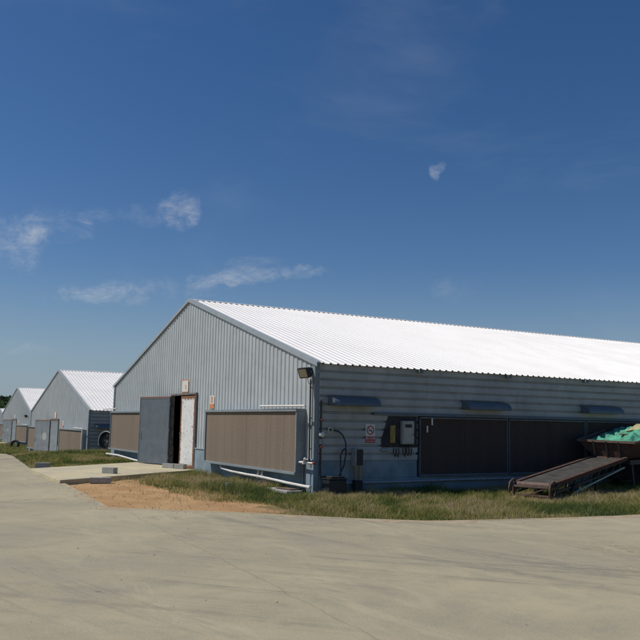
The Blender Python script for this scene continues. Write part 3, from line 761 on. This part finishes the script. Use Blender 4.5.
b = addp(mb, 'belt', M['belt'])
so_ = b.modifiers.new('thick', 'SOLIDIFY'); so_.thickness = .012
for u, z in ((.06, .29), (CL-.05, z_of(CL)-.02)):
    mb = MB(); mb.tube([C(u,-hw+.03,z), C(u,hw-.03,z)], .07, 14); addp(mb, 'roller', M['rustlight'])
for k in range(8):
    u = .5+k*.45; mb = MB(); mb.tube([C(u,-hw+.03,z_of(u)-.07), C(u,hw-.03,z_of(u)-.07)], .03, 8); addp(mb, 'idler_roller', M['conduit'])
# tail frame: upright legs, cross bars and curved guards
for s in (-1, 1):
    mb = MB(); mb.bar(C(-.06,s*(hw+.02),0), C(-.02,s*(hw+.02),.36), .045); addp(mb, 'leg', M['rustbrown'])
    mb = MB(); pts = [C(.16,s*(hw+.06),.36), C(.02,s*(hw+.07),.40), C(-.12,s*(hw+.07),.34), C(-.17,s*(hw+.07),.2), C(-.12,s*(hw+.07),.06), C(.0,s*(hw+.07),.01)]
    mb.tube(pts, .022, 8); mb.tube([C(.3,s*(hw+.06),.34), C(.08,s*(hw+.07),.2), C(.06,s*(hw+.07),.02)], .018, 8); addp(mb, 'curved_guard', M['rustlight'])
mb = MB(); mb.bar(C(-.06,-hw,.26), C(-.06,hw,.26), .04); mb.bar(C(-.06,-hw,.07), C(-.06,hw,.07), .035); mb.bar(C(-.07,-.1,.07), C(-.05,hw-.05,.25), .025); addp(mb, 'cross_bar', M['rustlight'])
mb = MB(); mb.tube([C(.95,hw+.12,.12), C(3.85,hw+.12,.60)], .022, 8); addp(mb, 'green_rod', M['greenpipe'])
for s in (-1, 1):
    mb = MB(); mb.bar(C(2.7,s*(hw-.06),.5), C(2.45,s*(hw-.06),.0), .05); addp(mb, 'leg', M['conduit'])
for s in (-1, 1):
    mb = MB(); c0 = C(1.15,s*(hw+.02),.15); mb.tube([c0-wx*.05, c0+wx*.05], .15, 18); addp(mb, 'wheel', M['rubber'])

# ------------------------------------------------------------------ hopper trailer
B0 = C(4.12, 0, 0)
def H(u, w, z): return B0 + ax*u + wx*w + Vector((0,0,z))
root2 = empty('feed_hopper', B0); tag(root2, 'rusty brown feed hopper on a dark wheeled chassis at the top of the conveyor', 'hopper')
def addh(mb, name, m, **k):
    o = mb.build(name, m, None, **k); o.parent = root2; o.matrix_parent_inverse = Matrix.Translation(-B0); return o
TW0, TW1 = -.80, .76     # top half widths at the front
TL = 2.9
def rim_z(u): return 1.27 + .165*u
top = [H(0,TW0,rim_z(0)), H(0,TW1,rim_z(0)-.03), H(TL,TW1,rim_z(TL)-.25), H(TL,TW0,rim_z(TL))]
bot = [H(.14,-.40,.84), H(.14,.36,.80), H(TL-.4,.5,.9), H(TL-.4,-.5,.9)]
mb = MB(); mb.add(top+bot, [(0,1,5,4),(1,2,6,5),(2,3,7,6),(3,0,4,7),(4,5,6,7)]); h_ = addh(mb, 'hopper_body', M['rustbrown'])
s_ = h_.modifiers.new('t', 'SOLIDIFY'); s_.thickness = .015; s_.offset = 0
mb = MB()
for a, b in ((0,1),(1,2),(2,3),(3,0)): mb.bar(top[a], top[b], .07, .06)
addh(mb, 'rim', M['rustlight'])
for w in (-.36,-.02,.32):
    mb = MB(); k = (w-TW0)/(TW1-TW0); a = top[0].lerp(top[1], k); b = H(.14, w, .82); mb.bar(a-ax*.03, b-ax*.03, .045, .05); addh(mb, 'front_rib', M['conduit'])
mb = MB(); mb.bar(bot[0]-ax*.035, bot[1]-ax*.035, .04, .05); addh(mb, 'lower_rim', M['rustlight'])
mb = MB()
for s in (-1, 1): mb.bar(H(.2,s*.5,.72), H(TL+.6,s*.5,.72), .07, .12)
for u in (.3,1.3,2.3): mb.bar(H(u,-.5,.72), H(u,.5,.72), .06, .1)
for s in (-1, 1):
    for u in (.35, 2.3): mb.bar(H(u,s*.5,.7), H(u,s*.55,.25 if u > 1 else .0), .06)
addh(mb, 'chassis', M['conduit'])
mb = MB(); mb.box(-.42,.42,-.8,.8,.2,.66, M=Matrix.Translation(H(1.7,0,0)) @ Matrix(((ax.x,wx.x,0,0),(ax.y,wx.y,0,0),(0,0,1,0),(0,0,0,1)))); addh(mb, 'drive_box', M['darkboard'], bevel=.03)
for s in (-1, 1):
    c0 = H(2.3, s*.66, .29); mb = MB(); mb.tube([c0-wx*.08, c0-wx*.07, c0+wx*.07, c0+wx*.08], [.26,.29,.29,.26], 24)
    w_ = addh(mb, 'wheel', M['rubber'])
    mb = MB(); mb.tube([c0-wx*.09, c0+wx*.09], .15, 16); h2 = mb.build('hub', M['rustbrown']); h2.parent = w_
    h2.matrix_parent_inverse = (Matrix.Translation(-B0)).inverted() @ Matrix.Translation(-B0)

def heap(name, u0, u1, w0, w1, zf, m, label, cat, amp=.07, seed=0, nu=40, nw=36):
    vs = []
    for i in range(nu+1):
        for j in range(nw+1):
            a, b = i/nu, j/nw
            u = u0+(u1-u0)*a; w = w0+(w1-w0)*b
            e = min(1, 5*min(a, 1-a, b, 1-b)) if True else 1
            e = e*e*(3-2*e)
            fold = (1-abs(pnoise(u*3.2+w*1.4+seed, w*2.2, seed))*3)*amp*.8*(.4+abs(pnoise(u*.9, w*.9, seed+2))*2) + pnoise(u*9, w*8, seed)*amp*.4
            vs.append(H(u + .04*pnoise(b*6, seed), w + .04*pnoise(a*6, seed+3), zf(u, w) + e*fold))
    mb = MB(); mb.add(vs, [(i*(nw+1)+j, i*(nw+1)+j+1, (i+1)*(nw+1)+j+1, (i+1)*(nw+1)+j) for i in range(nu) for j in range(nw)], 0, True)
    o = mb.build(name, m); s = o.modifiers.new('t', 'SOLIDIFY'); s.thickness = .012
    return tag(o, label, cat)
def crown(u, w): return .07*math.exp(-((w-.35)**2)/.35)*sstep(.0,1.0,u)
heap('tarpaulin', .08, 2.7, TW0+.12, TW1-.05, lambda u, w: rim_z(u)-.05+crown(u, w), M['cloth_green'], 'crumpled green sheet spread over the top of the rusty hopper', 'sheet', .11, 4, 70, 60)
heap('straw_sack', 1.15, 2.1, .05, .8, lambda u, w: rim_z(u)+.05+.11*math.exp(-((u-1.5)/.5)**2-((w-.4)/.4)**2), M['cloth_yellow'], 'pale yellow sack lying on top of the green sheet', 'sack', .07, 11)
mb = MB(); mb.bar(H(.55,.12,1.45), H(.75,.30,1.44), .07, .03); o = mb.build('rag', M['red'], bevel=.01); tag(o, 'small red scrap of cloth on the green sheet', 'rag')

# ------------------------------------------------------------------ vegetation
def blades_object(name, pts, hgt, wid, mats, label, mi):
    """one mesh of bent tapering grass blades. pts (N,3), hgt (N), mi material index (N)"""
    N = len(pts); ang = rng.uniform(0, 2*np.pi, N); lean = rng.uniform(.1, 1.1, N)*hgt; la = rng.uniform(0, 2*np.pi, N)
    sx, sy = np.cos(ang)*wid/2, np.sin(ang)*wid/2
    lx, ly = np.cos(la)*lean, np.sin(la)*lean
    z = np.zeros(N)
    base = pts
    v = np.empty((N, 5, 3), np.float32)
    v[:,0] = base + np.stack([-sx,-sy,z],1); v[:,1] = base + np.stack([sx,sy,z],1)
    v[:,2] = base + np.stack([sx*.75+lx*.35, sy*.75+ly*.35, hgt*.6],1); v[:,3] = base + np.stack([-sx*.75+lx*.35,-sy*.75+ly*.35, hgt*.6],1)
    v[:,4] = base + np.stack([lx, ly, hgt],1)
    me = bpy.data.meshes.new(name); me.vertices.add(N*5); me.vertices.foreach_set('co', v.ravel())
    b = (np.arange(N)*5)[:,None]
    loops = np.concatenate([b+np.array([[0,1,2,3]]), b+np.array([[3,2,4]])], 1).astype(np.int32).ravel()
    me.loops.add(N*7); me.loops.foreach_set('vertex_index', loops)
    me.polygons.add(N*2)
    st = (np.arange(N)*7)[:,None]+np.array([[0,4]]); me.polygons.foreach_set('loop_start', st.ravel().astype(np.int32))
    me.polygons.foreach_set('material_index', np.repeat(mi, 2).astype(np.int32))
    for m in mats: me.materials.append(m)
    me.update(calc_edges=True); me.validate()
    o = bpy.data.objects.new(name, me); COL.objects.link(o); tag(o, label, 'grass', kind='stuff'); return o
def grassmat(name, col):
    m, t, p, tc = newmat(name)
    t.l.new(t.mix(t.noise(tc.outputs['Object'], 3, 3), tuple(x*.75 for x in col), tuple(x*1.2 for x in col)), p.inputs['Base Color'])
    p.inputs['Roughness'].default_value = .7; p.inputs['Specular IOR Level'].default_value = .25
    tr = t.node('ShaderNodeBsdfTranslucent'); tr.inputs[0].default_value = tuple(x*1.1 for x in col)+(1,)
    mx = t.node('ShaderNodeMixShader'); mx.inputs[0].default_value = .38
    out = m.node_tree.nodes['Material Output']; t.l.new(p.outputs[0], mx.inputs[1]); t.l.new(tr.outputs[0], mx.inputs[2]); t.l.new(mx.outputs[0], out.inputs[0])
    return m
GM = [grassmat('green_grass', (.19,.22,.055)), grassmat('olive_grass', (.31,.28,.085)), grassmat('straw_grass', (.46,.38,.20)), grassmat('deep_green_weed', (.10,.145,.042))]
vn = np.vectorize(lambda x, y: noise.noise(Vector((x, y, 0))))
BARE = [(-5.3,-4.6),(1.6,-5.1),(2.6,-3.9),(3.35,-2.9),(3.3,-2.4),(2.47,-1.9),(1.84,-2.0),(1.3,-2.4),(.6,-2.95),(-1,-2.9),(-3.8,-2.75),(-5.2,-2.6),(-4.7,-3.4)]
def inpoly(x, y, P):
    r = np.zeros(len(x), bool); n = len(P)
    for i in range(n):
        x1, y1 = P[i]; x2, y2 = P[(i+1)%n]
        c = ((y1 > y) != (y2 > y)) & (x < (x2-x1)*(y-y1)/(y2-y1+1e-12)+x1); r ^= c
    return r
EX = np.array([e[0] for e in EDGE]); EY = np.array([e[1] for e in EDGE])
def scatter(x0, x1, y0, y1, dens, keep):
    n = int((x1-x0)*(y1-y0)*dens); x = rng.uniform(x0, x1, n); y = rng.uniform(y0, y1, n)
    k = keep(x, y); x, y = x[k], y[k]
    return x, y
def matidx(x, y, dryness):
    a = 1.15*vn(x*.5+11, y*.5) + .9*vn(x*1.9, y*1.9+5) + rng.normal(0, .24, len(x))
    d = dryness
    return np.where(a > .55-d, 2, np.where(a > .05-d*.6, 1, np.where(a > -.45, 0, 3)))
# 1. strip along the side wall and around the near corner
def keep1(x, y):
    e = np.interp(x, EX, EY); spill = rng.uniform(-.05, .10, len(x)) + .22*np.vectorize(lambda a, b: noise.noise(Vector((a, b, 0))))(x*1.7, y*1.7+50)
    ok = (y > e - spill) & ~((x < .06) & (y > -.05)) & ~((abs(x-.30) < .17) & (abs(y-.37) < .24))
    ok &= ~((abs(x+.62) < .57) & (abs(y+.45) < .22))
    d = vn(x*.9, y*.9+3)*.5+.5
    bare = inpoly(x+.25*vn(x*2+9, y*2), y+.25*vn(x*2, y*2+31), BARE)
    p = np.where(bare, np.where(vn(x*1.3, y*1.3) > .28, .10, .002), np.clip(.15+1.5*d, .08, 1))
    # thin fringe next to the bare patch
    ok &= ~((y < -2.2) & (x < 2.6) & (rng.random(len(x)) > .35))
    ok &= ~((y < .5) & (x > 2.8) & (y < e+.35) & (rng.random(len(x)) > .7))
    ap = inpoly(x, y, [(-4.1,-4.75),(-7.3,-.0),(-12.4,-.0),(-9.0,-4.6)])
    return ok & (rng.random(len(x)) < p) & ~ap
x, y = scatter(-8.2, 6.45, -5.15, 0.0, 1900, keep1); x2, y2 = scatter(0, 6.45, 0, 14, 1900, keep1)
x = np.r_[x, x2]; y = np.r_[y, y2]
N = len(x); tall = np.clip(.45+1.1*vn(x*.8+40, y*.8)+1.1*vn(x*2.6, y*2.6+70), .1, 1.7)
h = (.03+.10*rng.random(N)**1.6)*(.6+.9*tall)
ee = y-np.interp(x, EX, EY); h *= np.clip(.45+ee*.5, .45, 1)
weed = ((x+1.2)**2/2.2 + (y+1.5)**2/.45) < 1; h[weed] *= 1.9
edgewall = ((x > 0) & (x < .5) & (y > 0)) | ((x < 0) & (y > -.5)); h[edgewall] *= 1.35
mi = matidx(x, y, np.where((x > -1) & (y > -2.5), .3, .35)); mi[weed] = np.where(rng.random(weed.sum()) < .6, 3, mi[weed])
z = np.full(N, -.01)
blades_object('grass', np.stack([x, y, z], 1), h, .009, GM, 'dry olive grass and weeds along the side wall and round the near corner', mi)
# 2. grass left of the apron, over the crest and down to the other barns
def keep2(x, y):
    e = np.interp(x, EX, EY)
    ok = (y > e+.02+.15*rng.random(len(x))) & (y < 6)
    ap = inpoly(x, y, [(-4.1,-4.75),(-7.3,0),(-12.4,0),(-9.0,-4.6)])
    ok &= ~ap & ~((x > -17.05) & (y > -.06)) & ~((x < -27.3+.05) & (x > -44.4) & (y > 1.42))
    d = vn(x*.7, y*.7)*.5+.5
    ok &= ~((x > -12.6) & (y < -3.3) & (rng.random(len(x)) > .1))
    return ok & (rng.random(len(x)) < .5+.8*d)
x, y = scatter(-27.5, -8.6, -4.7, 6, 650, keep2); N = len(x)
h = (.13+.20*rng.random(N))*np.clip(.75+.8*vn(x*.6, y*.6+9), .35, 1.5)
h *= np.clip(.35 + .5*(y-np.interp(x, EX, EY)), .35, 1)
h *= np.clip((-10-x)/5, .45, 1)
zz = np.array([tz(a) for a in x])-.01
blades_object('grass', np.stack([x, y, zz], 1), h, .02, GM, 'green rough grass between the apron and the second barn', matidx(x, y, .12))
def keep3(x, y):
    ok = (y > -3.5+.1*rng.random(len(x)))
    for k in (2, 3, 4):
        ox, oy, oz = OFF[k]; ok &= ~((x > ox-17.1) & (x < ox+.1) & (y > oy-.06))
    ok &= ~inpoly(x, y, [(-33.5,-3.2),(-33.5,1.45),(-39.5,1.45),(-44,-3.2)]) & ~inpoly(x, y, [(-64.5,-1.5),(-64.5,3.95),(-71,3.95),(-78,-1.5)])
    return ok
x, y = scatter(-95, -27.5, -3.6, 12, 110, keep3); N = len(x)
h = .12+.2*rng.random(N); zz = np.array([tz(a) for a in x])-.02
blades_object('grass', np.stack([x, y, zz], 1), h, .05, GM, 'distant grass in front of the second and third barns', matidx(x, y, .0))

# sand washed over the edge of the paving, in irregular tongues
mb = MB(); pts = []
ex = [(1.75+.05*k) for k in range(0, 88)]
path = [(-9.6+.08*k, edge_y(-9.6+.08*k)) for k in range(int(11.1/.08))] + [(1.5+.02*k, edge_y(1.5+.02*k)) for k in range(220)] + [(6.0+.001*k, 3.0+.06*k) for k in range(120)]
prev = None; vs = []; fs = []
for k, (x, y) in enumerate(path):
    a, b = path[max(0, k-1)], path[min(len(path)-1, k+1)]
    d = Vector((b[0]-a[0], b[1]-a[1])).normalized(); nn = Vector((d.y, -d.x))
    w = max(.015, .10+.40*pnoise(x*1.1+3, y*1.1)+.16*pnoise(x*5, y*5)+.05*pnoise(x*17, y*17)) * (1.0 if x > -5 else .5)
    z = tz(x)+.034
    vs += [(x-nn.x*.06, y-nn.y*.06, z), (x+nn.x*w*.5, y+nn.y*w*.5, z+.003), (x+nn.x*w, y+nn.y*w, z-.003)]
    if k:
        q = 3*k; fs += [(q-3, q-2, q+1, q), (q-2, q-1, q+2, q+1)]
mb.add(vs, fs, 0, True)
m, t, p, tc = newmat('dusty_sand'); O = tc.outputs['Object']
t.l.new(t.mix(t.ramp(t.noise(O, 6, 6, .7), .35, .65), (.33,.255,.155), (.42,.35,.235)), p.inputs['Base Color']); p.inputs['Roughness'].default_value = 1
t.l.new(t.bump(t.noise(O, 50, 5, .7), .5, .01), p.inputs['Normal'])
tag(mb.build('spilled_sand', m), kind='structure')
# stones, grit and clods
V = []; F = []; rs = random.Random(3)
def stone(x, y, z, s):
    b = len(V); ph = rs.uniform(0, 6.28)
    for zz, rr in ((-.3, .8), (.25, 1), (.6, .55)):
        for k in range(5): 
            a = ph+k*1.2566; r = s*rr*rs.uniform(.7, 1.15); V.append((x+r*math.cos(a), y+r*math.sin(a)*.8, z+s*zz))
    for l in range(2):
        for k in range(5): F.append((b+l*5+k, b+l*5+(k+1)%5, b+(l+1)*5+(k+1)%5, b+(l+1)*5+k))
    F.append(tuple(b+10+k for k in range(5)))
for k in range(800):
    x = rs.uniform(-5, 3.2); y = rs.uniform(-5, -2.3)
    if y < edge_y(x)+.02: continue
    stone(x, y, .0, .004+.014*rs.random()**4)
for k in range(1300):
    x, y = path[rs.randrange(len(path))]; r = abs(rs.gauss(0, .35)); a = rs.uniform(0, 6.28)
    x += r*math.cos(a); y += r*math.sin(a)
    stone(x, y, tz(x)+.033, .003+.010*rs.random()**4)
for k in range(420):
    x = rs.uniform(-3, 14); y = rs.uniform(-9, 3)
    if y < edge_y(x) if x < 6.2 else True: stone(x, y, .031, .004+.012*rs.random()**5)
mb = MB(); mb.add(V, F); tag(mb.build('gravel', M['gravel']), 'scattered small stones and clods on the bare soil and paving edge', 'gravel', kind='stuff')

# hills with a far-off wood
m, t, p, tc = newmat('wooded_hillside'); O = tc.outputs['Object']
t.l.new(t.mix(t.ramp(t.noise(O, .06, 6, .7), .35, .65), (.022,.04,.018), (.05,.07,.028)), p.inputs['Base Color']); p.inputs['Roughness'].default_value = 1; p.inputs['Specular IOR Level'].default_value = 0
M['hill'] = m
mb = MB(); vs = []; NA, NR = 160, 24
hd = {}
def hz(a, r):
    # height of the hill range: azimuth a (deg from -x towards +y), r in 0..1 from foot to back
    c = 14.5*(.62+.38*math.exp(-((a-6)/11)**2)) + 1.6*pnoise(a*.25, 2) 
    return c*sstep(0, .55, r)*(1-.3*sstep(.6, 1, r))
for i in range(NA+1):
    a = -40+ 90*i/NA
    for j in range(NR+1):
        r = j/NR; D = 400+260*r
        x = 16-D*math.cos(R(a)); yy = -9+D*math.sin(R(a))
        vs.append((x, yy, -1.3 + hz(a, r) + .5*pnoise(x*.08, yy*.08)*min(1, r*4)))
mb.add(vs, [(i*(NR+1)+j, i*(NR+1)+j+1, (i+1)*(NR+1)+j+1, (i+1)*(NR+1)+j) for i in range(NA) for j in range(NR)], 0, True)
tag(mb.build('hills', M['hill']), kind='structure')
# woodland: clumps of leaf faces over the hill
M['wood'] = grassmat('far_leaves', (.04,.062,.024)); M['wood2'] = grassmat('far_leaves_light', (.07,.095,.035))
V = []; F = []; MI = []
for k in range(2600):
    a = random.uniform(-6, 24); r = random.random()**1.2*.75; D = 400+260*r
    x = 16-D*math.cos(R(a)); yy = -9+D*math.sin(R(a)); z = -1.3+hz(a, r); s = random.uniform(.8, 1.9)
    for q in range(7):
        c = Vector((x+random.gauss(0, s*.6), yy+random.gauss(0, s*.6), z+random.uniform(0, s*1.3)))
        n1 = Vector((random.gauss(0,1),random.gauss(0,1),random.gauss(0,1))).normalized(); n2 = n1.orthogonal().normalized(); n3 = n1.cross(n2)
        b = len(V)
        for w in range(5): V.append(c+(n2*math.cos(w*1.257)+n3*math.sin(w*1.257))*s*random.uniform(.35,.7))
        F.append(tuple(range(b, b+5))); MI.append(0 if random.random() < .65 else 1)
mb = MB(); mb.v = [tuple(v) for v in V]; mb.f = [list(f) for f in F]; mb.m = MI; mb.sm = [False]*len(F)
tag(mb.build('woodland', [M['wood'], M['wood2']]), 'dark green far wood covering the low hill at the left edge', 'woodland', kind='stuff')

# ------------------------------------------------------------------ camera
f_, yaw, pitch, roll = 791.07, 1.0528, .12961, .018186
yaw, pitch, roll = R(60.322), R(7.426), R(1.042)
fw = Vector((-math.sin(yaw)*math.cos(pitch), math.cos(yaw)*math.cos(pitch), math.sin(pitch)))
r0 = Vector((math.cos(yaw), math.sin(yaw), 0)); u0 = r0.cross(fw)
r1 = r0*math.cos(roll)+u0*math.sin(roll); u1 = u0*math.cos(roll)-r0*math.sin(roll)
cam = bpy.data.cameras.new('camera'); co = bpy.data.objects.new('camera', cam); COL.objects.link(co)
cam.sensor_width = 36; cam.lens = f_/640*36; cam.clip_end = 5000; cam.clip_start = .05
mw = Matrix((r1, u1, -fw)).transposed().to_4x4(); mw.translation = (15.985,-9.025,1.6); co.matrix_world = mw
scene.camera = co

# ------------------------------------------------------------------ light
SUN = Vector((-.31,-.50,.80)).normalized()
sun = bpy.data.lights.new('sun', 'SUN'); sun.energy = 3.6; sun.angle = R(.5); sun.color = (1,.945,.86)
so = bpy.data.objects.new('sun', sun); COL.objects.link(so); so.rotation_euler = SUN.to_track_quat('Z', 'Y').to_euler(); so.location = (0,-20,30)
w = bpy.data.worlds.new('World'); scene.world = w; w.use_nodes = True
t = NT(w.node_tree); bg = w.node_tree.nodes['Background']
sky = t.node('ShaderNodeTexSky', sky_type='NISHITA'); sky.sun_disc = False
sky.sun_elevation = math.asin(SUN.z); sky.sun_rotation = math.atan2(SUN.x, SUN.y)
sky.air_density = 1.0; sky.dust_density = .4; sky.ozone_density = 1.8; sky.altitude = 200
tc = t.node('ShaderNodeTexCoord'); D = tc.outputs['Generated']
hs = t.node('ShaderNodeHueSaturation'); hs.inputs['Saturation'].default_value = 1.28; hs.inputs['Value'].default_value = .73
t.l.new(sky.outputs[0], hs.inputs['Color'])
# thin cirrus wisps placed by direction
tang = Vector((.42,.90,0)).normalized()
WARP = t.math('MULTIPLY', t.math('SUBTRACT', t.noise(D, 22, 5, .6, .5), .47), 3.2)
def blob(c, su, sv, tilt, amt):
    c = Vector(c).normalized(); u = Vector((tang.x, tang.y, 0)); u = (u - c*u.dot(c)).normalized(); v = c.cross(u).normalized()
    if v.z < 0: v = -v
    uu = u*math.cos(tilt)+v*math.sin(tilt); vv = v*math.cos(tilt)-u*math.sin(tilt)
    d = t.vmath('SUBTRACT', D, tuple(c))
    a = t.math('DIVIDE', t.vmath('DOT_PRODUCT', d, tuple(uu)), su); b = t.math('DIVIDE', t.vmath('DOT_PRODUCT', d, tuple(vv)), sv)
    r = t.math('ADD', t.math('MULTIPLY', a, a), t.math('MULTIPLY', b, b))
    r = t.math('ADD', r, WARP)
    return t.ramp(r, 1, 0, 0, amt)
def pix(x, y):
    d = fw + r1*((x-320)/f_) - u1*((y-320)/f_); return d.normalized()
BL = [((2,240),34,22,0,.95),((62,224),26,14,0,.5),((95,218),14,9,0,.4),((177,210),20,15,.3,.9),((150,216),30,10,0,.3),
      ((115,294),44,10,.05,1.05),((175,287),60,11,.12,.45),((240,277),66,7,.12,1.15),((255,262),28,5,.1,.35),((435,173),4,6,.4,.75),((441,168),4,5,-.5,.6),
      ((25,349),34,6,0,.35),((455,290),20,10,0,.18),((330,60),50,14,.3,.0)]
ms = None
for (px, su, sv, ti, am) in BL:
    if am <= 0: continue
    b = blob(tuple(pix(*px)), su*1.4/f_, sv*1.5/f_, ti, am); ms = b if ms is None else t.math('ADD', ms, b)
ms = t.math('MINIMUM', ms, 1)
n1 = t.noise(D, 17, 9, .68, 1.3, (1,1,1.9)); n2 = t.noise(D, 6, 4, .5, .3)
n1 = t.math('ADD', t.math('MULTIPLY', n1, .72), t.math('MULTIPLY', t.noise(D, 55, 6, .7, 1.0, (1,1,3)), .28))
fine = t.math('POWER', t.ramp(t.math('ADD', t.math('MULTIPLY', n1, .8), t.math('MULTIPLY', n2, .2)), .34, .78), 1.3)
k = t.math('MULTIPLY', t.math('MULTIPLY', ms, fine), .62)
veil = t.ramp(t.noise(D, 3.2, 5, .6, .4, (1,1,2.5)), .52, .8, 0, .06)
k = t.math('ADD', k, veil)
sz = t.node('ShaderNodeSeparateXYZ'); t.l.new(D, sz.inputs[0])
hz_ = t.ramp(sz.outputs[2], -.02, .20, .78, 0)
tint = t.node('ShaderNodeVectorMath', operation='MULTIPLY'); t.l.new(hs.outputs[0], tint.inputs[0]); tint.inputs[1].default_value = (.96,.99,1.12)
skyc = t.mix(hz_, tint.outputs[0], (2.75,3.8,4.95))
c = t.mix(k, skyc, (7.5,7.6,7.8))
t.l.new(c, bg.inputs['Color']); bg.inputs['Strength'].default_value = .085

scene.view_settings.view_transform = 'Standard'; scene.view_settings.look = 'None'
scene.view_settings.exposure = 0; scene.view_settings.gamma = 1; scene.view_settings.use_curve_mapping = False
scene.render.resolution_x = 1024; scene.render.resolution_y = 1024
